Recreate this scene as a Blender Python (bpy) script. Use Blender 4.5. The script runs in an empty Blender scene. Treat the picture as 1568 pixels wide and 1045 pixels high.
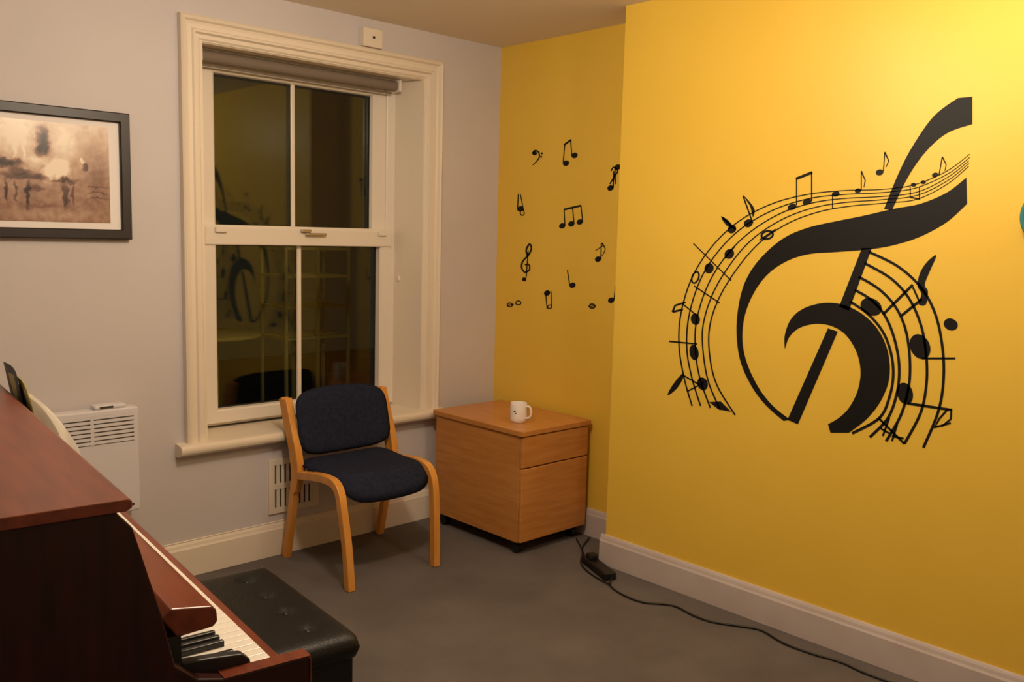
import bpy, bmesh, math, random
from mathutils import Vector, Matrix
from mathutils.geometry import tessellate_polygon
random.seed(3)
scn=bpy.context.scene
scn.view_settings.view_transform='Standard'
COL=bpy.context.collection
def srgb(r,g,b):
    f=lambda c:(c/255/12.92) if c/255<=.04045 else ((c/255+.055)/1.055)**2.4
    return (f(r),f(g),f(b),1)
# ------------------------------------------------------------------ materials
def mat(name,col,rough=.6,col2=None,scale=5,bump=0,bscale=80,metal=0,spec=.5,stretch=(1,1,1),detail=4,coat=0,lo=.35,hi=.65):
    m=bpy.data.materials.new(name); m.use_nodes=True; nt=m.node_tree; b=nt.nodes['Principled BSDF']
    b.inputs['Base Color'].default_value=col; b.inputs['Roughness'].default_value=rough
    b.inputs['Metallic'].default_value=metal; b.inputs['Specular IOR Level'].default_value=spec
    b.inputs['Coat Weight'].default_value=coat
    tc=nt.nodes.new('ShaderNodeTexCoord')
    if col2:
        mp=nt.nodes.new('ShaderNodeMapping'); mp.inputs['Scale'].default_value=stretch
        n=nt.nodes.new('ShaderNodeTexNoise'); n.inputs['Scale'].default_value=scale; n.inputs['Detail'].default_value=detail
        r=nt.nodes.new('ShaderNodeValToRGB'); r.color_ramp.elements[0].color=col; r.color_ramp.elements[1].color=col2
        r.color_ramp.elements[0].position=lo; r.color_ramp.elements[1].position=hi
        nt.links.new(tc.outputs['Object'],mp.inputs[0]); nt.links.new(mp.outputs[0],n.inputs[0]); nt.links.new(n.outputs[0],r.inputs[0]); nt.links.new(r.outputs[0],b.inputs['Base Color'])
    if bump:
        n=nt.nodes.new('ShaderNodeTexNoise'); n.inputs['Scale'].default_value=bscale; n.inputs['Detail'].default_value=3
        bp=nt.nodes.new('ShaderNodeBump'); bp.inputs['Strength'].default_value=bump; bp.inputs['Distance'].default_value=.004
        nt.links.new(tc.outputs['Object'],n.inputs[0]); nt.links.new(n.outputs[0],bp.inputs['Height']); nt.links.new(bp.outputs[0],b.inputs['Normal'])
    return m
M={}
M['white']=mat('plaster_offwhite',srgb(212,205,206),.55,srgb(206,199,200),1.5,bump=.12,bscale=45)
M['yellow']=mat('yellow_paint',srgb(240,200,76),.42,srgb(237,196,70),2,bump=.10,bscale=45,spec=.45)
M['ceil']=mat('ceiling_paint',srgb(234,220,200),.8,bump=.1,bscale=40)
M['gloss']=mat('cream_gloss_paint',srgb(234,221,203),.35,bump=.05,bscale=30)
M['skirt']=mat('skirting_paint',srgb(204,192,188),.45,srgb(196,182,176),6)
M['upvc']=mat('upvc_white',srgb(236,226,213),.3)
M['gasket']=mat('black_rubber',srgb(22,20,18),.6)
M['blind']=mat('blind_fabric',srgb(128,114,102),.8)
M['carpet']=mat('carpet_grey',srgb(122,115,112),.95,srgb(106,99,96),3,bump=1.0,bscale=420,spec=.1,detail=12,lo=.3,hi=.7)
M['oak']=mat('oak_veneer',srgb(204,142,76),.4,srgb(190,126,62),5,stretch=(1,1,9),spec=.4)
M['oaktop']=mat('oak_veneer_top',srgb(204,142,76),.35,srgb(192,128,64),5,stretch=(9,1,1),spec=.4)
M['beech']=mat('beech_lacquer',srgb(226,160,76),.35,srgb(210,142,60),6,stretch=(3,3,.6))
M['navy']=mat('navy_upholstery',srgb(42,46,64),.9,srgb(34,37,54),60,bump=.5,bscale=300,spec=.1)
M['mahog']=mat('mahogany',srgb(52,18,12),.34,srgb(34,12,9),7,stretch=(6,6,.7),spec=.35)
M['mahogl']=mat('mahogany_lid',srgb(128,60,36),.3,srgb(106,47,27),7,stretch=(6,.7,6),spec=.5)
M['black']=mat('black_leather',srgb(15,14,14),.42,bump=.25,bscale=150,spec=.35)
M['blackp']=mat('black_plastic',srgb(18,18,18),.45)
M['vinyl']=mat('black_vinyl',srgb(22,21,21),.5,spec=.25)
M['ivory']=mat('white_key',srgb(245,240,232),.25)
M['ebony']=mat('black_key',srgb(12,12,12),.25)
M['ceram']=mat('white_ceramic',srgb(240,232,226),.2)
M['metal']=mat('brushed_metal',srgb(190,180,165),.35,metal=.9)
M['heater']=mat('heater_enamel',srgb(222,218,222),.4)
M['dark']=mat('slot_dark',srgb(66,58,52),.8)
M['paper']=mat('paper',srgb(244,240,232),.7)
nt=M['paper'].node_tree; pb=nt.nodes['Principled BSDF']; out=nt.nodes['Material Output']; tl=nt.nodes.new('ShaderNodeBsdfTranslucent'); tl.inputs[0].default_value=srgb(244,240,232); mxs=nt.nodes.new('ShaderNodeMixShader'); mxs.inputs[0].default_value=.45
nt.links.new(pb.outputs[0],mxs.inputs[1]); nt.links.new(tl.outputs[0],mxs.inputs[2]); nt.links.new(mxs.outputs[0],out.inputs[0])
M['cover']=mat('book_cover',srgb(170,158,80),.5)
M['teal']=mat('teal_plastic',srgb(40,130,140),.4)
M['frame']=mat('frame_dark_wood',srgb(38,27,24),.4)
M['mount']=mat('picture_mount',srgb(242,236,234),.6)
M['rack']=mat('painted_rack',srgb(176,162,106),.6)
# clear double glazing: see-through with a Fresnel reflection
g=bpy.data.materials.new('window_glass'); g.use_nodes=True; nt=g.node_tree; nt.nodes.clear()
o=nt.nodes.new('ShaderNodeOutputMaterial'); mx=nt.nodes.new('ShaderNodeMixShader'); tr=nt.nodes.new('ShaderNodeBsdfTransparent'); gl=nt.nodes.new('ShaderNodeBsdfGlossy'); fr=nt.nodes.new('ShaderNodeFresnel')
fr.inputs[0].default_value=1.52; gl.inputs['Roughness'].default_value=.03; tr.inputs[0].default_value=(.85,.87,.82,1); gl.inputs[0].default_value=(.92,.95,.88,1)
nt.links.new(fr.outputs[0],mx.inputs[0]); nt.links.new(tr.outputs[0],mx.inputs[1]); nt.links.new(gl.outputs[0],mx.inputs[2]); nt.links.new(mx.outputs[0],o.inputs[0]); M['glass']=g
# ------------------------------------------------------------------ mesh helpers
def obj(name,verts,faces,m,bevel=0,seg=2,smooth=False,sub=0):
    me=bpy.data.meshes.new(name); me.from_pydata([tuple(v) for v in verts],[],faces); me.update()
    bm=bmesh.new(); bm.from_mesh(me); bmesh.ops.recalc_face_normals(bm,faces=bm.faces); bm.to_mesh(me); bm.free()
    if m: me.materials.append(M[m] if isinstance(m,str) else m)
    o=bpy.data.objects.new(name,me); COL.objects.link(o)
    if smooth:
        for p in me.polygons: p.use_smooth=True
    if bevel:
        b=o.modifiers.new('b','BEVEL'); b.width=bevel; b.segments=seg; b.limit_method='ANGLE'
    if sub:
        s=o.modifiers.new('s','SUBSURF'); s.levels=sub; s.render_levels=sub
    return o
BF=[(0,1,3,2),(4,6,7,5),(0,4,5,1),(2,3,7,6),(0,2,6,4),(1,5,7,3)]
def bv(x0,x1,y0,y1,z0,z1): return [(x,y,z) for x in(x0,x1) for y in(y0,y1) for z in(z0,z1)]
def box(name,x0,x1,y0,y1,z0,z1,m,bevel=0,seg=2): return obj(name,bv(x0,x1,y0,y1,z0,z1),BF,m,bevel,seg)
def boxes(name,L,m,bevel=0):
    V=[];Fc=[]
    for b in L:
        n=len(V); V+=bv(*b); Fc+=[tuple(i+n for i in f) for f in BF]
    return obj(name,V,Fc,m,bevel)
def extr(name,pts,f,a,b,m,bevel=0,seg=2):
    """closed 2-D outline extruded from a to b; f(p,q,t)->xyz"""
    n=len(pts); V=[f(p,q,a) for p,q in pts]+[f(p,q,b) for p,q in pts]
    return obj(name,V,[tuple(range(n)),tuple(range(2*n-1,n-1,-1))]+[(i,(i+1)%n,n+(i+1)%n,n+i) for i in range(n)],m,bevel,seg)
def group(name,parts,loc=(0,0,0),rot=0):
    e=bpy.data.objects.new(name,None); e.empty_display_size=.1; COL.objects.link(e)
    for p in parts: p.parent=e
    e.location=loc; e.rotation_euler=(0,0,rot)
    return e
def cat(P,n=8,closed=False):
    out=[]; N=len(P); rng=N if closed else N-1
    for i in range(rng):
        g=(lambda k:P[k%N]) if closed else (lambda k:P[min(max(k,0),N-1)])
        a,b,c,d=g(i-1),g(i),g(i+1),g(i+2)
        for j in range(n):
            t=j/n
            out.append(tuple(.5*(2*b[k]+(c[k]-a[k])*t+(2*a[k]-5*b[k]+4*c[k]-d[k])*t*t+(3*b[k]-a[k]-3*c[k]+d[k])*t**3) for k in range(len(b))))
    if not closed: out.append(tuple(P[-1]))
    return out
def sweep(name,path,wx,t,m,bevel=.004):
    """rectangular bent-wood section; path in (x,y,z) lying roughly in a y-z plane"""
    V=[];Fc=[];n=len(path)
    for i,p in enumerate(path):
        a=Vector(path[max(i-1,0)]); b=Vector(path[min(i+1,n-1)]); d=(b-a); d.x=0; d.normalize(); nn=Vector((0,-d.z,d.y))
        for sx,sn in((-1,-1),(1,-1),(1,1),(-1,1)): V.append(Vector(p)+Vector((sx*wx/2,0,0))+nn*sn*t/2)
    for i in range(n-1):
        for k in range(4): Fc.append((i*4+k,i*4+(k+1)%4,(i+1)*4+(k+1)%4,(i+1)*4+k))
    Fc+=[(0,1,2,3),tuple((n-1)*4+k for k in(3,2,1,0))]
    return obj(name,V,Fc,m,bevel,2)
def tube(name,path,r,m,seg=10):
    cu=bpy.data.curves.new(name,'CURVE'); cu.dimensions='3D'; s=cu.splines.new('POLY'); s.points.add(len(path)-1)
    for i,p in enumerate(path): s.points[i].co=(*p,1)
    cu.bevel_depth=r; cu.bevel_resolution=3; cu.use_fill_caps=True; cu.materials.append(M[m])
    o=bpy.data.objects.new(name+'_c',cu); COL.objects.link(o)
    dg=bpy.context.evaluated_depsgraph_get(); me=bpy.data.meshes.new_from_object(o.evaluated_get(dg)); 
    bpy.data.objects.remove(o); o=bpy.data.objects.new(name,me); COL.objects.link(o)
    for p in me.polygons: p.use_smooth=True
    return o
def lathe(name,prof,c,m,n=32,smooth=True):
    V=[];Fc=[]
    for r,z in prof:
        for k in range(n):
            a=2*math.pi*k/n; V.append((c[0]+r*math.cos(a),c[1]+r*math.sin(a),c[2]+z))
    for i in range(len(prof)-1):
        for k in range(n): Fc.append((i*n+k,i*n+(k+1)%n,(i+1)*n+(k+1)%n,(i+1)*n+k))
    return obj(name,V,Fc,m,smooth=smooth)
def pad(name,f,m,n=24,t=.03,p=6,corner=4,extra=None):
    """soft pad: unit square (a,b) -> superellipse plan; f(a,b,c)->xyz, c is +-thickness"""
    V=[];Fc=[];idx={}
    def pt(i,j):
        a=-1+2*i/n; b=-1+2*j/n
        mx=max(abs(a),abs(b))
        if mx>0:
            l=(abs(a)**corner+abs(b)**corner)**(1/corner); s=mx/l; return a*s,b*s,mx
        return 0,0,0
    for side in(1,-1):
        for i in range(n+1):
            for j in range(n+1):
                if side<0 and (i in(0,n) or j in(0,n)): idx[(side,i,j)]=idx[(1,i,j)]; continue
                a,b,mx=pt(i,j); c=t*side*math.sqrt(max(0,1-mx**p))
                if side>0 and extra: c+=extra(a,b)*(1-mx**8)
                idx[(side,i,j)]=len(V); V.append(f(a,b,c))
    for side in(1,-1):
        for i in range(n):
            for j in range(n): Fc.append(tuple(idx[(side,*k)] for k in((i,j),(i+1,j),(i+1,j+1),(i,j+1))))
    return obj(name,V,Fc,m,smooth=True)
def ring(name,x0,x1,z0,z1,prof,m,openb=False,bevel=0):
    """mitred frame round a rectangle in an x-z plane; prof=[(inset,y)...]"""
    V=[];Fc=[]
    for ins,y in prof:
        zb=z0 if openb else z0+ins
        V+=[(x0+ins,y,zb),(x0+ins,y,z1-ins),(x1-ins,y,z1-ins),(x1-ins,y,zb)]
    n=len(prof)
    for i in range(n-1):
        for k in range(3 if openb else 4):
            Fc.append((i*4+k,i*4+(k+1)%4,(i+1)*4+(k+1)%4,(i+1)*4+k))
    return obj(name,V,Fc,m,bevel)
XY=lambda p,q,t:(p,q,t)
XZ=lambda p,q,t:(p,t,q)
# ------------------------------------------------------------------ room shell
H=2.496; BX=-.245; BY=-1.063; XL=-4.1; YR=-4.7
box('floor',XL-.1,.1,YR-.1,.4,-.1,0,'carpet')
box('ceiling',XL-.1,.1,YR-.1,.4,H,H+.1,'ceil')
boxes('wall_window',[(XL-.1,-1.72,0,.36,0,H),(-.50,.1,0,.36,0,H),(-1.72,-.50,0,.36,0,.56),(-1.72,-.50,0,.36,2.32,H)],'white')
box('wall_right',0,.1,BY,0,0,H,'yellow')
box('wall_chimney_breast',BX,.1,YR,BY,0,H,'yellow')
box('wall_left',XL-.1,XL,YR-.1,0,0,H,'white')
box('wall_rear',XL-.1,.1,YR-.1,YR,0,H,'white')
def skirt(name,f,a,b,h,t=.02,m='skirt'):
    extr(name,[(0,0),(t,0),(t,h-.03),(t-.004,h-.022),(t-.007,h-.01),(t-.012,h),(0,h)],f,a,b,m,.001)
skirt('baseboard_window',lambda p,q,t:(t,-p,q),XL,0,.153,.024,'gloss')
skirt('baseboard_recess',lambda p,q,t:(-p,t,q),BY,-.02,.14)
skirt('baseboard_chimney',lambda p,q,t:(BX-p,t,q),YR,BY+.02,.139)
skirt('baseboard_return',lambda p,q,t:(t,BY+p,q),BX-.01,0,.139)
skirt('baseboard_left',lambda p,q,t:(XL+p,t,q),YR,0,.14)
skirt('baseboard_rear',lambda p,q,t:(t,YR+p,q),XL,BX,.14)
tube('trim_1',[(-2.9,-.010,.156),(-1.30,-.010,.156)],.0035,'gloss')
# ------------------------------------------------------------------ window
W=[]
W.append(ring('casing',-1.77,-.418,.56,2.357,[(0,0),(0,-.034),(.008,-.040),(.018,-.036),(.024,-.024),(.034,-.020),(.050,-.020),(.056,-.028),(.064,-.028),(.070,-.012),(.085,-.010),(.092,-.002),(.100,.01)],'gloss',openb=True))
W.append(extr('reveal_panel_right',[(-.519,-.004),(-.49,-.004),(-.49,.30),(-.56,.30),(-.56,.20)],XY,.56,2.32,'gloss'))
W.append(extr('reveal_panel_left',[(-1.668,-.004),(-1.73,-.004),(-1.73,.30),(-1.645,.30),(-1.645,.20)],XY,.56,2.32,'gloss'))
W.append(box('reveal_head',-1.72,-.50,-.002,.3,2.262,2.33,'gloss'))
W.append(ring('outer_frame',-1.65,-.552,.60,2.29,[(0,.26),(0,.19),(.004,.186),(.05,.186),(.055,.19),(.055,.26)],'upvc'))
W.append(ring('upper_sash',-1.60,-.602,1.43,2.26,[(0,.26),(0,.205),(.004,.20),(.07,.20),(.078,.208),(.080,.235)],'upvc'))
W.append(ring('lower_sash',-1.605,-.60,.615,1.515,[(0,.24),(0,.160),(.004,.155),(.055,.155),(.063,.163),(.064,.20)],'upvc'))
W.append(box('meeting_rail',-1.60,-.60,.145,.24,1.425,1.505,'upvc',.006))
W.append(box('upper_glazing_bar',-1.132,-1.112,.222,.234,1.50,2.20,'upvc',.003))
W.append(box('lower_glazing_bar',-1.125,-1.103,.182,.196,.66,1.44,'upvc',.003))
W.append(ring('upper_gasket',-1.524,-.678,1.50,2.182,[(0,.233),(.008,.233)],'gasket'))
W.append(ring('lower_gasket',-1.543,-.662,.677,1.43,[(0,.196),(.009,.196)],'gasket'))
W.append(obj('upper_glass',[(-1.54,.236,1.48),(-.66,.236,1.48),(-.66,.236,2.2),(-1.54,.236,2.2)],[(0,1,2,3)],'glass'))
W.append(obj('lower_glass',[(-1.56,.198,.66),(-.64,.198,.66),(-.64,.198,1.45),(-1.56,.198,1.45)],[(0,1,2,3)],'glass'))
W.append(obj('upper_glass_outer',[(-1.54,.252,1.48),(-.66,.2515,1.48),(-.66,.2515,2.2),(-1.54,.252,2.2)],[(0,1,2,3)],'glass'))
W.append(obj('lower_glass_outer',[(-1.56,.214,.66),(-.64,.2135,.66),(-.64,.2135,1.45),(-1.56,.214,1.45)],[(0,1,2,3)],'glass'))
W.append(boxes('sash_lock',[(-1.13,-1.08,.125,.15,1.490,1.503),(-1.11,-1.0,.118,.13,1.475,1.487)],'metal',.003))
W.append(boxes('tilt_catches',[(-1.555,-1.50,.13,.15,1.48,1.504),(-.69,-.64,.13,.15,1.48,1.504)],'upvc',.005))
W.append(extr('window_board',cat([(-.062,.548),(-.066,.565),(-.058,.583),(-.03,.588)],4)+[(.25,.592),(.25,.53),(-.02,.53),(-.045,.538)],lambda p,q,t:(t,p,q),-1.81,-.385,'gloss',.003))
W.append(boxes('blind_cord_clip',[(-.562,-.542,.14,.15,1.25,1.275)],'upvc',.003))
group('window_1',W)
B=[]
cyl=lambda nm,x0,x1,y,z,r,m:tube(nm,[(x0,y,z),(x1,y,z)],r,m)
B.append(cyl('roll',-1.625,-.610,.115,2.228,.026,'blind'))
B.append(box('bottom_bar',-1.62,-.615,.136,.141,2.190,2.199,'blind',.002))
B.append(box('bracket_left',-1.640,-1.626,.08,.150,2.20,2.258,'upvc',.004)); B.append(box('bracket_right',-.608,-.594,.08,.150,2.20,2.258,'upvc',.004))
group('roller_blind',B)
group('alarm_sensor',[box('housing',-.905,-.797,-.045,0,2.36,2.447,'gloss',.006,3),lathe('lens',[(0,.0),(.006,.0),(.006,.004),(0,.005)],(0,0,0),'gasket',12)])
l=bpy.data.objects['lens']; l.rotation_euler=(math.pi/2,0,0); l.location=(-.85,-.045,2.405)
# ------------------------------------------------------------------ framed photograph (hazy sepia interior with a grand piano and seated figure)
pm=bpy.data.materials.new('sepia_print'); pm.use_nodes=True; nt=pm.node_tree; b=nt.nodes['Principled BSDF']; b.inputs['Roughness'].default_value=.3
def mth(op,a,b_=None,c=None):
    n=nt.nodes.new('ShaderNodeMath'); n.operation=op
    for i,v in enumerate((a,b_,c)):
        if v is None: continue
        if isinstance(v,(int,float)): n.inputs[i].default_value=v
        else: nt.links.new(v,n.inputs[i])
    return n.outputs[0]
tc=nt.nodes.new('ShaderNodeTexCoord'); sp=nt.nodes.new('ShaderNodeSeparateXYZ')
n1=nt.nodes.new('ShaderNodeTexNoise'); n1.inputs['Scale'].default_value=40; n1.inputs['Detail'].default_value=8; nt.links.new(tc.outputs['Object'],n1.inputs[0])
n0=nt.nodes.new('ShaderNodeTexNoise'); n0.inputs['Scale'].default_value=34; n0.inputs['Detail'].default_value=4; nt.links.new(tc.outputs['Object'],n0.inputs[0])
vm=nt.nodes.new('ShaderNodeVectorMath'); vm.operation='MULTIPLY_ADD'; vm.inputs[1].default_value=(.07,.07,.12); nt.links.new(n0.outputs['Color'],vm.inputs[0]); nt.links.new(tc.outputs['Generated'],vm.inputs[2])
nt.links.new(vm.outputs[0],sp.inputs[0]); gx,gz=sp.outputs[0],sp.outputs[2]
acc=mth('MULTIPLY_ADD',gz,.42,.34); acc=mth('MULTIPLY_ADD',n1.outputs[0],.34,acc); acc=mth('ADD',acc,-.17)
for cx,cz,sx,sz,am,hard in [(.50,.85,.10,.20,.28,0),(.50,.78,.012,.2,.2,1),(.54,.78,.010,.2,.2,1),(.645,.82,.036,.13,-.75,1),(.63,.70,.03,.06,-.4,1),(.60,.60,.06,.06,.30,0),(.76,.80,.07,.18,.28,0),(.72,.54,.065,.10,.50,1),(.66,.47,.03,.08,.3,1),(.46,.57,.085,.045,-.62,1),(.52,.50,.06,.03,-.4,1),(.55,.45,.13,.035,-.40,1),(.74,.42,.075,.022,-.42,1),
    (.45,.30,.010,.11,-.42,1),(.50,.30,.008,.10,-.3,1),(.56,.27,.012,.12,-.42,1),(.60,.33,.05,.03,-.3,1),(.75,.27,.016,.13,-.38,1),(.79,.30,.010,.10,-.3,1),(.845,.62,.014,.03,.35,1),(.862,.575,.014,.045,-.45,1),(.93,.50,.07,.25,-.16,0),(.93,.37,.06,.008,-.25,1),(.93,.31,.06,.008,-.22,1),(.93,.25,.06,.008,-.22,1),(.70,.06,.3,.07,.16,0),(.60,.16,.10,.02,-.12,1),(.20,.7,.15,.2,.2,0),(.15,.35,.12,.1,-.4,1)]:
    dx=mth('MULTIPLY',mth('ADD',gx,-cx-.035),1/sx); dz=mth('MULTIPLY',mth('ADD',gz,-cz-.06),1/sz)
    r2=mth('ADD',mth('MULTIPLY',dx,dx),mth('MULTIPLY',dz,dz))
    if hard: r2=mth('MULTIPLY',r2,r2)
    acc=mth('MULTIPLY_ADD',mth('EXPONENT',mth('MULTIPLY',r2,-1)),am,acc)
rp=nt.nodes.new('ShaderNodeValToRGB'); cr=rp.color_ramp; cr.elements[0].position=.02; cr.elements[0].color=srgb(46,32,28); cr.elements[1].position=.95; cr.elements[1].color=srgb(250,236,216)
e=cr.elements.new(.38); e.color=srgb(142,106,90); e=cr.elements.new(.68); e.color=srgb(208,176,152)
nt.links.new(acc,rp.inputs[0]); nt.links.new(rp.outputs[0],b.inputs['Base Color'])
px0,px1,pz0,pz1=-2.80,-1.979,1.4455,1.9336
P=[ring('frame',px0,px1,pz0,pz1,[(0,-.004),(0,-.03),(.004,-.034),(.034,-.034),(.038,-.03),(.038,-.015)],'frame'),
   box('backing',px0+.005,px1-.005,-.014,-.004,pz0+.005,pz1-.005,'frame'),
   box('mount',px0+.03,px1-.03,-.018,-.014,pz0+.03,pz1-.03,'mount'),
   box('print',px0+.085,px1-.078,-.0195,-.018,pz0+.062,pz1-.060,pm)]
group('framed_picture',P)
# ------------------------------------------------------------------ wall heater
hx0,hx1,hz0,hz1=-2.85,-1.995,.362,.786
Hh=[box('body',hx0,hx1,-.095,-.03,hz0,hz1,'heater',.008,3),
    box('grille_recess',hx0+.03,hx1-.02,-.0965,-.09,hz1-.135,hz1-.022,'dark'),
    box('wall_bracket',hx0+.1,hx1-.05,-.03,0,hz0+.05,hz1-.05,'dark'),
    box('control_box',-2.16,-2.04,-.088,-.035,hz1,hz1+.016,'heater',.005),box('control_window',-2.14,-2.09,-.09,-.086,hz1+.004,hz1+.012,'dark')]
sl=[(hx0+.03,hx1-.02,-.099,-.093,hz1-.022-.0165*k-.0115,hz1-.022-.0165*k) for k in range(7)]
sl+=[(x,x+.012,-.0995,-.0935,hz1-.135,hz1-.0222) for x in(-2.72,-2.54,-2.36,-2.18)]
Hh.append(boxes('grille_slats',sl,'heater'))
Hh.append(box('badge',-2.06,-2.02,-.0965,-.094,.385,.395,'dark'))
group('wall_heater',Hh)
# ------------------------------------------------------------------ air vent
vx0,vx1,vz0,vz1=-1.383,-1.122,.195,.448
zm=(vz0+vz1)/2
L=[(vx0,vx1,-.0090,0,vz0,vz0+.026),(vx0,vx1,-.0090,0,vz1-.026,vz1),(vx0+.03,vx1-.03,-.0090,-.001,zm-.013,zm+.013),(vx0,vx0+.03,-.0090,0,vz0+.026,vz1-.026),(vx1-.03,vx1,-.0090,0,vz0+.026,vz1-.026)]
nv=8; st=(vx1-vx0-.06)/nv
for za,zb in((vz0+.026,zm-.013),(zm+.013,vz1-.026)):
    L+=[(vx0+.03+st*(k+.38),vx0+.03+st*(k+1)-(0 if k<nv-1 else .001),-.0065,-.001,za,zb) for k in range(0,nv)]
group('air_vent',[box('vent_back',vx0+.029,vx1-.029,-.002,-.0005,vz0+.025,vz1-.025,'dark'),boxes('vent_louvres',L,'gloss')])
# ------------------------------------------------------------------ chair
C=[]
for nm,xf,xft,xr in(('left',-1.325,-1.345,-1.325),('right',-.872,-.862,-.808)):
    fr=[(xf,-.592,0),(xf*.6+xft*.4,-.582,.18),(xft,-.565,.34),(xft,-.548,.405),(xft,-.515,.442),(xft,-.455,.452),(xft*.6+xr*.4,-.36,.442),(xft*.3+xr*.7,-.26,.425),(xr,-.165,.408)]
    C.append(sweep('front_leg_and_rail_'+nm,cat(fr,6),.034,.036,'beech'))
    rr=[(xr,-.062,0),(xr,-.105,.18),(xr,-.140,.34),(xr,-.148,.42),(xr,-.128,.52),(xr,-.085,.63),(xr,-.042,.742)]
    C.append(sweep('rear_post_'+nm,cat(rr,6),.034,.034,'beech'))
    rr2=[(x,y-.033,z) for x,y,z in rr[2:]]; rr2[0]=(xr,-.150,.33)
    C.append(sweep('rear_post_lamination_'+nm,cat(rr2,6),.0345,.030,'beech'))
def seatf(a,b,c):
    x=-1.090+a*.238; y=-.345+b*.228
    z=.447+c-.010*(1-a*a)
    if b<-.45: z-=.080*((-.45-b)/.55)**2
    z+= .012*max(0,b)
    return (x+.010*b,y-(.02*(1-a*a) if b<0 else 0),z)
C.append(pad('seat',seatf,'navy',t=.027,corner=6))
def backf(a,b,c):
    x=-1.068+a*(.247); z=.628+b*.140+.012*(1-a*a)*(1 if b>0 else -.8); y=-.118-c+ .042*b*.9 + .045*(1-a*a)-.03
    return (x,y,z)
C.append(pad('backrest',backf,'navy',t=.020,corner=5))
C.append(boxes('seat_rails',[(-1.33,-.84,-.50,-.475,.395,.425),(-1.32,-.82,-.17,-.145,.385,.415)],'beech',.004))
group('side_chair',C)
# ------------------------------------------------------------------ cabinet with mug
K=[box('carcass',-.497,-.045,-.735,-.115,.062,.574,'oak',.002),
   box('top_panel',-.508,-.032,-.762,-.098,.574,.602,'oaktop',.005,3),
   box('drawer_front_top',-.496,-.046,-.756,-.737,.424,.570,'oak',.003),
   box('drawer_front_bottom',-.496,-.046,-.756,-.737,.066,.418,'oak',.003)]
for i,(x,y) in enumerate([(-.46,-.70),(-.085,-.70),(-.46,-.16),(-.085,-.16)]):
    K.append(tube('castor_wheel_%d'%(i+1),[(x-.018,y,.024),(x+.018,y,.024)],.024,'blackp'))
    K.append(box('castor_fork_%d'%(i+1),x-.014,x+.014,y-.012,y+.02,.03,.063,'blackp',.003))
group('drawer_cabinet',K)
mx,my=-.365,-.585
MG=[lathe('cup',[(0,.004),(.034,.0),(.038,.003),(.041,.02),(.041,.092),(.039,.095),(.037,.092),(.037,.012),(0,.010)],(mx,my,.602),'ceram',40)]
dr=Vector((.35,-.94,0)).normalized(); 
hp=[Vector((mx,my,.602))+dr*r+Vector((0,0,z)) for r,z in cat([(.038,.078),(.056,.080),(.066,.066),(.066,.042),(.056,.026),(.038,.022)],6)]
MG.append(tube('handle',hp,.0055,'ceram'))
dk=[(-.75,.058,.005),(-.62,.048,.004)]
V=[];Fc=[]
for a0,z,s in dk:
    base=math.atan2(-.94,-.5)+a0; n0=len(V)
    for k in range(8):
        t=2*math.pi*k/8; aa=base+s*math.cos(t)/.041*(1+.3*(k%2)); V.append((mx+.0416*math.cos(aa),my+.0416*math.sin(aa),.602+z+s*math.sin(t)*(1 if k%2 else .5)))
    Fc.append(tuple(range(n0,n0+8)))
MG.append(obj('printed_pattern',V,Fc,'vinyl'))
group('coffee_mug',MG)
# ------------------------------------------------------------------ power strip and cable
sd=Vector((-.38,-.93,0)).normalized(); a=math.atan2(sd.y,sd.x)
ps=[box('strip_body',-.125,.115,-.030,.030,.0,.036,'blackp',.008,3)]+[box('plug_%d'%(i+1),-.095+i*.075,-.05+i*.075,-.022,.022,.036,.060,'blackp',.006) for i in range(1)]
group('power_strip',ps,(-.345,-1.115,0),a)
c1=cat([(-.06,-.80,.01),(-.1327,-.8348,.006),(-.20,-.88,.006),(-.25,-.94,.006),(-.295,-.985,.016)],8)
c2=cat([(-.39,-1.228,.016),(-.4443,-1.2701,.006),(-.478,-1.37,.006),(-.473,-1.471,.006),(-.405,-1.5705,.006),(-.42,-1.68,.006),(-.4137,-1.767,.006),(-.365,-1.86,.006),(-.332,-1.9354,.006),(-.365,-2.05,.006),(-.3637,-2.1581,.006),(-.345,-2.27,.006),(-.3573,-2.4006,.006),(-.33,-2.8,.006),(-.36,-3.3,.006),(-.30,-3.7,.006)],8)
c3=cat([(-.11,-.76,.006),(-.22,-.90,.006),(-.33,-.99,.006),(-.385,-1.07,.006),(-.42,-1.17,.006),(-.4443,-1.2701,.011)],8)
group('power_cable',[tube('lead_1',c1,.0045,'blackp'),tube('lead_2',c2,.004,'blackp'),tube('lead_3',c3,.0035,'blackp')])
# ------------------------------------------------------------------ piano (local: +x toward player, +y along keyboard)
Pn=[]; LN=1.31
prof=[(-.60,0),(-.27,0),(-.265,.58),(-.05,.60),(-.004,.615),(0,.63),(0,.712),(-.006,.72),(-.16,.722),(-.205,.735),(-.243,.77),(-.262,.86),(-.305,1.02),(-.33,1.05),(-.60,1.05)]
Pn.append(extr('side_panel_near',prof,XZ,0,.032,'mahog',.003))
Pn.append(extr('side_panel_far',prof,XZ,LN-.032,LN,'mahog',.003))
Pn.append(extr('cheek_cap_near',[(-.16,.7235),(.001,.7215),(.003,.712),(.003,.66),(.0005,.655),(.0005,.7125),(-.006,.7205),(-.16,.7225)],XZ,-.001,.0325,'mahogl',0))
Pn.append(extr('lid',[(-.615,1.05),(-.315,1.05),(-.306,1.055),(-.306,1.066),(-.312,1.070),(-.615,1.070)],XZ,-.006,LN+.006,'mahogl',.002))
Pn.append(extr('upper_front_panel',[(-.325,1.05),(-.345,1.05),(-.29,.76),(-.262,.76)],XZ,.032,LN-.032,'mahog'))
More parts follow.
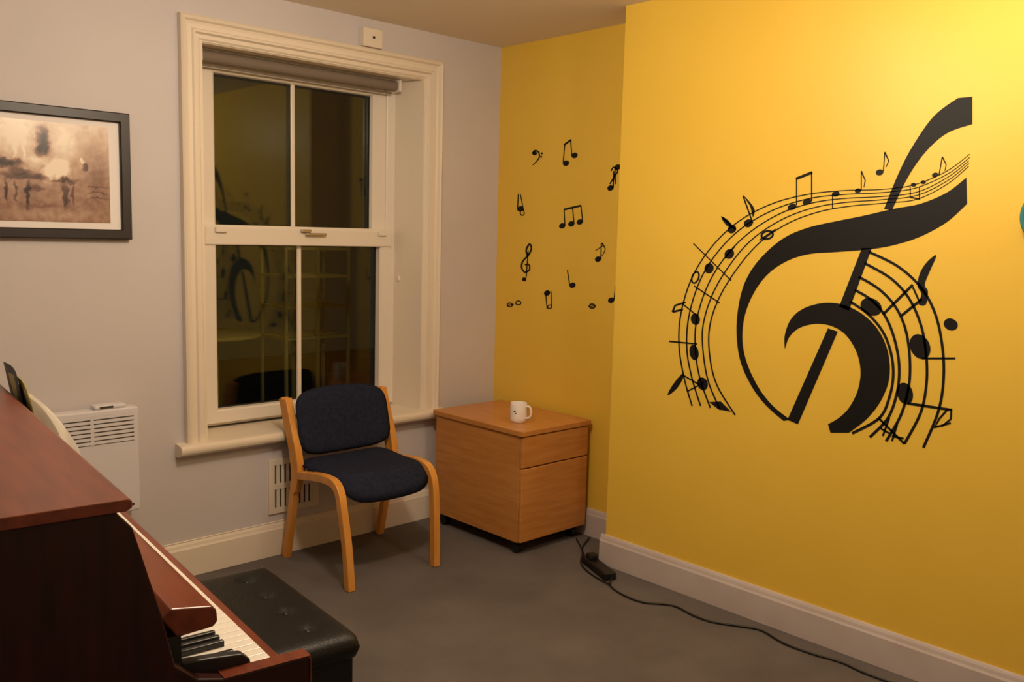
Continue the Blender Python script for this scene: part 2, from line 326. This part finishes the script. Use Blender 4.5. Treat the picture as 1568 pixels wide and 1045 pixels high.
Pn.append(box('back_panel',-.60,-.57,.032,LN-.032,.02,1.05,'mahog'))
Pn.append(box('lower_front_panel',-.31,-.29,.032,LN-.032,.05,.60,'mahog'))
Pn.append(box('keybed',-.33,-.03,.032,LN-.032,.60,.655,'mahog',.004))
Pn.append(box('key_slip',-.052,-.028,.032,LN-.032,.655,.700,'mahogl',.004))
Pn.append(box('felt_strip',-.26,-.214,.032,LN-.032,.655,.728,'blackp'))
Pn.append(extr('fallboard',[(-.228,.802),(-.255,.842),(-.238,.856),(-.168,.844),(-.160,.836),(-.158,.814),(-.166,.806)],XZ,.034,LN-.034,'mahogl',.003))
Pn.append(box('fallboard_rail',-.25,-.222,.034,LN-.034,.728,.806,'blackp'))
Pn.append(extr('cheek_block_near',[(-.222,.70),(-.100,.70),(-.100,.728),(-.115,.742),(-.17,.750),(-.222,.755)],XZ,.033,.055,'blackp',.003))
wk=(LN-.090)/51; y0=.056
Pn.append(boxes('white_keys',[(-.215,-.062,y0+i*wk+.0006,y0+(i+1)*wk-.0006,.70,.7215) for i in range(50)]+[(-.0995,-.062,.034,y0-.0006,.70,.7215)],'ivory',.0012))
bk=[]
for i in range(50):
    if 'ABCDEFG'[(i+3)%7] in 'ACDFG': yc=y0+(i+1)*wk; bk.append((-.215,-.115,yc-.0055,yc+.0055,.72,.733))
Pn.append(boxes('black_keys',bk,'ebony',.002))
Pn.append(boxes('music_ledge',[(-.285,-.245,.30,LN-.05,.885,.895)],'mahog',.003))
group('upright_piano',Pn,(-2.513,-2.283,0),math.radians(-5.5))
def page(name,y0_,y1_,za,zb,off,m,xt=-.288,bulge=.006):
    V=[];Fc=[];n=10
    for i in range(n+1):
        t=i/n; y=y0_+(y1_-y0_)*t; bl=bulge*math.sin(math.pi*t)
        V+=[(-.250+off+bl,y,.897),(xt+off+bl,y,za+(zb-za)*t+bulge*math.sin(math.pi*t))]
    for i in range(n): Fc.append((2*i,2*i+2,2*i+3,2*i+1))
    o=obj(name,V,Fc,m,smooth=True)
    if m!='paper': s=o.modifiers.new('t','SOLIDIFY'); s.thickness=.003
    return o
group('music_book',[page('loose_sheet',.50,1.00,1.045,1.078,.008,'paper',-.285),page('page_spread',.66,1.05,1.065,1.084,.001,'paper',-.288),page('yellow_book',.96,1.22,1.095,1.104,-.003,'cover'),page('black_folder',1.06,1.255,1.108,1.128,-.008,'blackp')],(-2.513,-2.283,0),math.radians(-5.5))
# ------------------------------------------------------------------ piano stool
S=[]
def tuft(a,b):
    r=0
    for i in(-.66,-.22,.22,.66):
        for j in(-.45,.45):
            d=((a-j)*.18)**2+((b-i)*.285)**2; r-=.010*math.exp(-d/.00025)
    return r
S.append(pad('cushion',lambda a,b,c:(-.175+a*.186,.290+b*.298,.462+c),'black',n=64,t=.038,p=16,corner=26,extra=tuft))
S.append(box('apron',-.350,-.008,.008,.568,.30,.44,'black',.006))
for i,(x,y) in enumerate([(-.34,.02),(-.02,.02),(-.34,.55),(-.02,.55)]): S.append(extr('leg_%d'%(i+1),[(x-.018,y-.018),(x+.018,y-.018),(x+.018,y+.018),(x-.018,y+.018)],XY,0,.32,'black',.003))
for i in(-.66,-.22,.22,.66):
    for j in(-.45,.45): S.append(lathe('button',[(0,.004),(.006,.003),(.009,-.001),(.009,-.003)],(-.175+j*.186,.290+i*.298,.4925),'black',12))
group('piano_stool',S,(-2.126,-1.858,0),math.radians(-4.6))
# ------------------------------------------------------------------ teal wall clock at right
ck=[lathe('case',[(0,0),(.09,0),(.095,.01),(.095,.03),(.088,.036),(.082,.03),(0,.03)],(0,0,0),'teal',48),lathe('dial',[(0,.032),(.080,.032)],(0,0,0),'paper',48),boxes('hands',[(-.003,.003,0,.06,.034,.036),(0,.04,-.003,.003,.034,.036)],'blackp')]
g=group('wall_clock',ck,(BX,-2.797,1.60)); g.rotation_euler=(0,-math.pi/2,0)
# ------------------------------------------------------------------ vinyl wall decals
# The artwork was traced on a slanted sheet; this planar homography straightens the tracing into wall metres (y,z).
def rect(K):
    def f(u,v):
        w=.28956+5.2962e-4*u-4.4847e-5*v
        return (-3.6767+K*(1.15060-4.9645e-4*u-7.4234e-5*v)/w, 1.5+K*(.24567+1.8175e-5*u-7.20956e-4*v)/w)
    return f
class Decal:
    def __init__(s,x,K): s.x=x; s.f=rect(K); s.V=[]; s.F=[]
    def poly(s,pts,smooth=0):
        if smooth: pts=cat(pts,smooth,True)
        p=[s.f(*q) for q in pts]; n=len(s.V); s.V+=[(s.x,a,b) for a,b in p]
        for t in tessellate_polygon([[Vector((a,b,0)) for a,b in p]]): s.F.append(tuple(n+i for i in t))
    def el(s,cx,cy,rx,ry,ang=0,n=20):
        c,d=math.cos(math.radians(ang)),math.sin(math.radians(ang))
        s.poly([(cx+rx*math.cos(2*math.pi*k/n)*c-ry*math.sin(2*math.pi*k/n)*d, cy+rx*math.cos(2*math.pi*k/n)*d+ry*math.sin(2*math.pi*k/n)*c) for k in range(n)])
    def ring(s,cx,cy,rx,ry,ang=0,w=1.6):
        c,d=math.cos(math.radians(ang)),math.sin(math.radians(ang)); n=20
        s.st([(cx+rx*math.cos(2*math.pi*k/n)*c-ry*math.sin(2*math.pi*k/n)*d, cy+rx*math.cos(2*math.pi*k/n)*d+ry*math.sin(2*math.pi*k/n)*c) for k in range(n+1)],w)
    def st(s,pts,w,w2=None,smooth=0):
        if smooth: pts=cat(pts,smooth)
        if w2 is None: w2=w
        n=len(pts); L=[];R_=[]
        for i,p in enumerate(pts):
            a=pts[max(i-1,0)]; b=pts[min(i+1,n-1)]; dx,dy=b[0]-a[0],b[1]-a[1]; l=math.hypot(dx,dy) or 1
            h=(w+(w2-w)*i/(n-1))/2; L.append((p[0]-dy/l*h,p[1]+dx/l*h)); R_.append((p[0]+dy/l*h,p[1]-dx/l*h))
        k=len(s.V); s.V+=[(s.x,*s.f(*q)) for q in L]+[(s.x,*s.f(*q)) for q in R_]
        for i in range(n-1): s.F.append((k+i,k+i+1,k+n+i+1,k+n+i))
    def make(s,name):
        me=bpy.data.meshes.new(name); me.from_pydata(s.V,[],s.F); me.materials.append(M['vinyl']); o=bpy.data.objects.new(name,me); COL.objects.link(o); return o
D=Decal(BX-.0015,3.0904)
up=cat([(1480,272),(1450,295),(1410,312),(1368,320),(1320,331),(1280,339),(1240,348),(1205,362),(1175,385),(1150,415),(1135,450),(1128,500),(1133,550),(1150,590),(1172,620),(1200,645)],6)
lo=cat([(1481,312),(1450,340),(1410,362),(1370,375),(1330,382),(1280,386),(1240,389),(1207,399),(1178,418),(1156,446),(1141,482),(1137,520),(1144,556),(1162,594),(1184,622),(1210,643)],6)
D.poly(up+lo[::-1])
a1=cat([(1467,150),(1430,178),(1397,225),(1375,268),(1354,320)],6); a2=cat([(1489,190),(1450,204),(1417,233),(1390,272),(1366,322)],6)
D.poly(a1+a2[::-1]+[(1489,148)])
D.poly([(1320,380),(1335,380),(1300,476),(1285,470)]); D.poly([(1268,503),(1283,508),(1222,650),(1206,643)])
co=cat([(1202,535),(1202,513),(1212,488),(1232,472),(1262,464),(1292,467),(1322,482),(1346,507),(1360,540),(1362,578),(1350,612),(1328,641),(1300,663)],6)
ci=cat([(1202,535),(1209,516),(1225,502),(1250,496),(1275,500),(1296,514),(1312,540),(1318,570),(1313,600),(1300,625),(1285,640),(1268,650)],6)
D.poly(co+[(1272,663)]+ci[::-1][:-1])
for pts in([(1331,386),(1375,408),(1410,440),(1432,480),(1443,530),(1445,580),(1437,630),(1414,686)],[(1324,403),(1365,427),(1392,457),(1410,497),(1418,540),(1419,585),(1410,632),(1385,680)],
  [(1315,424),(1345,442),(1370,468),(1386,502),(1393,545),(1392,590),(1380,635),(1357,676)],[(1309,444),(1335,460),(1356,485),(1370,520),(1377,560),(1374,600),(1360,640),(1332,670)],
  [(1302,462),(1328,480),(1350,505),(1363,535),(1368,570),(1363,605),(1347,640),(1305,664)]):
    D.st(pts,4,4.2,8)
D.el(1334,470,17,13,25); D.el(1409,531,15,20,-25); D.el(1386,603,12,17,-15); D.el(1456,497,11,9,20)
D.st([(1352,482),(1398,436)],4); D.st([(1380,484),(1412,458)],4); D.st([(1398,440),(1408,462)],3)
D.poly([(1434,391),(1420,401),(1409,418),(1405,438),(1411,450),(1407,466),(1418,466),(1421,446),(1416,436),(1424,415)],4)
D.st([(1412,549),(1463,549)],3); D.st([(1390,618),(1457,628)],4)
D.st([(1457,626),(1456,642),(1444,652),(1432,654),(1438,642),(1452,626)],3,3); D.st([(1430,655),(1456,648)],2.5)
D.st([(1345,640),(1385,680)],3.5); D.st([(1362,640),(1352,668)],3); D.st([(1374,650),(1366,676)],3); D.st([(1348,656),(1362,664)],3);D.st([(1366,668),(1384,672)],3)
for pts in([(1485,236),(1450,262),(1400,283),(1350,290),(1290,292),(1235,298),(1180,313),(1130,340),(1090,378),(1060,425),(1043,480),(1040,530),(1048,580),(1060,622)],
 [(1485,241),(1452,266),(1402,288),(1350,295),(1290,298),(1240,304),(1188,320),(1138,348),(1100,385),(1072,430),(1055,485),(1052,535),(1060,580),(1073,622)],
 [(1484,246),(1452,271),(1405,294),(1350,301),(1292,304),(1243,311),(1195,327),(1148,356),(1112,392),(1084,437),(1067,490),(1065,535),(1072,580),(1088,625)],
 [(1484,250),(1452,276),(1405,299),(1350,306),(1295,310),(1247,318),(1200,335),(1155,364),(1122,400),(1093,447),(1077,497),(1077,540),(1085,585),(1103,628)],
 [(1484,254),(1452,281),(1405,305),(1355,311),(1300,316),(1252,325),(1205,343),(1163,372),(1130,410),(1102,455),(1087,500),(1087,545),(1098,590),(1126,636)]):
    D.st(pts,.9,2.4,6)
for e_ in((1213,317,7,4.5,-20),(1236,309,7,4.5,-20),(1280,297,6,4,-15),(1314,292,5,3.5,-15),(1347,264,6,4.5,-15),(1146,342,7,6,-30),(1121,351,7,6,-40),(1117,389,8,7,-50),(1086,411,7,8,20),(1065,489,7,9,-10),(1063,540,7,12,-10),(1076,588,8,10,-20),(1432,268,5,3.5,-20),(1414,279,4,3,0),(1399,283,4,3,0)): D.el(*e_)
D.ring(1175,360,9,6,-15,3); D.st([(1163,368),(1188,351)],2)
D.ring(1065,425,5,9,20,2.5)
D.st([(1220,314),(1220,272)],1.8); D.st([(1243,308),(1243,263)],1.8); D.st([(1219,274),(1244,264)],4)
D.st([(1275,296),(1275,320)],1.5)
D.st([(1319,290),(1319,262)],1.5); D.st([(1319,262),(1325,276),(1323,287)],2.2,1)
D.st([(1353,262),(1355,233)],1.6); D.st([(1355,233),(1361,246),(1357,256)],2.4,1)
D.st([(1438,268),(1443,240)],1.6); D.st([(1443,240),(1449,252),(1447,262)],2.2,1)
D.st([(1394,300),(1394,286)],1.5);D.st([(1408,304),(1408,286)],1.5);D.st([(1393,302),(1409,305)],2.2)
D.st([(1153,342),(1138,300)],2.2); D.poly([(1137,298),(1149,310),(1156,322),(1153,333),(1149,316)],2)
D.st([(1127,352),(1106,333)],2.2); D.poly([(1104,331),(1112,345),(1124,350),(1116,338)],2)
D.st([(1062,373),(1120,430)],1.8); D.st([(1110,396),(1125,378)],1.8)
D.st([(1063,438),(1102,464)],2); D.st([(1025,523),(1068,527)],2.2); D.st([(1045,465),(1068,484)],2)
D.st([(1030,478),(1034,468),(1050,463)],3.2,2.5); D.st([(1030,478),(1046,474)],3)
D.st([(1045,574),(1072,590)],2.2); D.poly([(1022,606),(1030,590),(1045,572),(1046,580),(1036,596)],2)
D.poly([(1086,616),(1104,615),(1120,631),(1100,627)]); D.st([(1052,600),(1078,586)],2)
D.make('treble_clef_wall_decal')
Nn=Decal(-.0015,3.3356)
Nn.el(819,235,3.6,3); Nn.st([(816,236),(819,231),(825,233),(826,241),(821,248),(816,253)],3.2,1.2,4); Nn.el(830,235,1.5,1.5); Nn.el(829,240,1.5,1.5)
def note(x,y,sx,sy,r=4.3,fl=0):
    Nn.el(x,y,r*1.15,r*.95,-25)
    if sx is not None: Nn.st([(x+(r if sx>=x else -r),y),(sx,sy)],1.6)
note(867,250,865,221); note(880,238,874,214); Nn.st([(864,222),(875,214)],2.8)
note(935,288,940,262); note(946,256,943,282); Nn.st([(936,262),(940,256),(946,262),(940,272),(934,282)],2,2,4); Nn.st([(943,256),(938,290)],1.4)
note(797,320,794,297); Nn.ring(800,326,3,4,0,1.6); Nn.st([(802,322),(797,297)],1.4)
note(861,346,864,320); note(875,343,877,318); note(888,340,890,315); Nn.st([(864,321),(890,315)],3)
Nn.st([(808,392),(806,383),(811,374),(814,380),(810,390),(801,400),(799,410),(804,417),(811,413),(810,405),(804,406)],2.8,2.2,5); Nn.st([(809,384),(806,425)],1.6); Nn.el(803,428,3.4,3.2)
note(916,397,921,372); Nn.st([(922,372),(927,382),(922,392)],2.2,1,4); Nn.st([(912,384),(924,376)],1.2)
note(877,437,869,414); note(838,449,839,446); Nn.st([(836,450),(838,473)],1.5); Nn.ring(842,470,3.4,2.6,-20,1.6); Nn.st([(845,469),(844,446)],1.4)
Nn.ring(781,467,4,2.8,0,1.7); Nn.ring(794,464,4,3,0,1.7); Nn.st([(776,468),(787,466)],1.3)
Nn.ring(907,469,4.4,3.2,0,1.9); Nn.st([(901,470),(913,468)],1.3)
note(936,460,943,438)
Nn.make('music_note_wall_decal')
# ------------------------------------------------------------------ outside the window: slatted rack and a garden table on the terrace
rk=[]
rx0,rx1,ry0,ry1=-.62,-.18,1.2,1.5
for x in(rx0,-.40,rx1):
    for y in(ry0,ry1): rk.append((x-.009,x+.009,y-.009,y+.009,0,1.40))
for z in(.83,1.02,1.21,1.38):
    for y in(ry0,(ry0+ry1)/2,ry1): rk.append((rx0,rx1,y-.008,y+.008,z,z+.016))
    for x in(rx0,rx1): rk.append((x-.0085,x+.0085,ry0,ry1,z+.0005,z+.0155))
group('garden_rack',[boxes('rack_frame',rk,'rack')])
group('garden_table',[lathe('table_top',[(0,.88),(.26,.88),(.27,.89),(.26,.905),(0,.905)],(-1.08,1.2,0),'rack',36),lathe('table_stem',[(.22,0),(.20,.02),(.03,.04),(.025,.88),(0,.88)],(-1.08,1.2,0),'rack',16)])
box('terrace_ground',-5,4,.4,6,-.1,0,'carpet')
# ------------------------------------------------------------------ lights
def lamp(name,loc,E,r,col):
    l=bpy.data.lights.new(name,'POINT'); l.energy=E; l.shadow_soft_size=r; l.color=col
    o=bpy.data.objects.new(name,l); o.location=loc; COL.objects.link(o); return o
def fixture(name,x,y):
    return group(name,[lathe('rose',[(0,H),(.05,H),(.05,H-.02),(.012,H-.025),(.006,H-.03),(.006,H-.16),(0,H-.16)],(x,y,0),'upvc',24)])
fixture('ceiling_light',-1.85,-1.75); lamp('bulb_main',(-1.85,-1.75,2.24),49,.09,(1,.83,.63))
fixture('ceiling_light',-1.0,-2.75); lamp('bulb_side',(-1.0,-2.75,2.26),20,.07,(1,.84,.63))
w=bpy.data.worlds.new('night'); scn.world=w; w.use_nodes=True; w.node_tree.nodes['Background'].inputs[0].default_value=(.03,.03,.02,1); w.node_tree.nodes['Background'].inputs[1].default_value=.3
# ------------------------------------------------------------------ camera
cam=bpy.data.cameras.new('camera'); co_=bpy.data.objects.new('camera',cam); COL.objects.link(co_)
Fv=Vector((.68135,.72259,-.11678)); Rv=Vector((.72936,-.68368,.02503)); Uv=Vector((.06176,.10223,.99285))
m=Matrix(((Rv.x,Uv.x,-Fv.x,-3.3356),(Rv.y,Uv.y,-Fv.y,-3.6767),(Rv.z,Uv.z,-Fv.z,1.5),(0,0,0,1)))
co_.matrix_world=m; cam.sensor_width=36; cam.lens=36*1377.13/1568; cam.clip_start=.02
scn.camera=co_
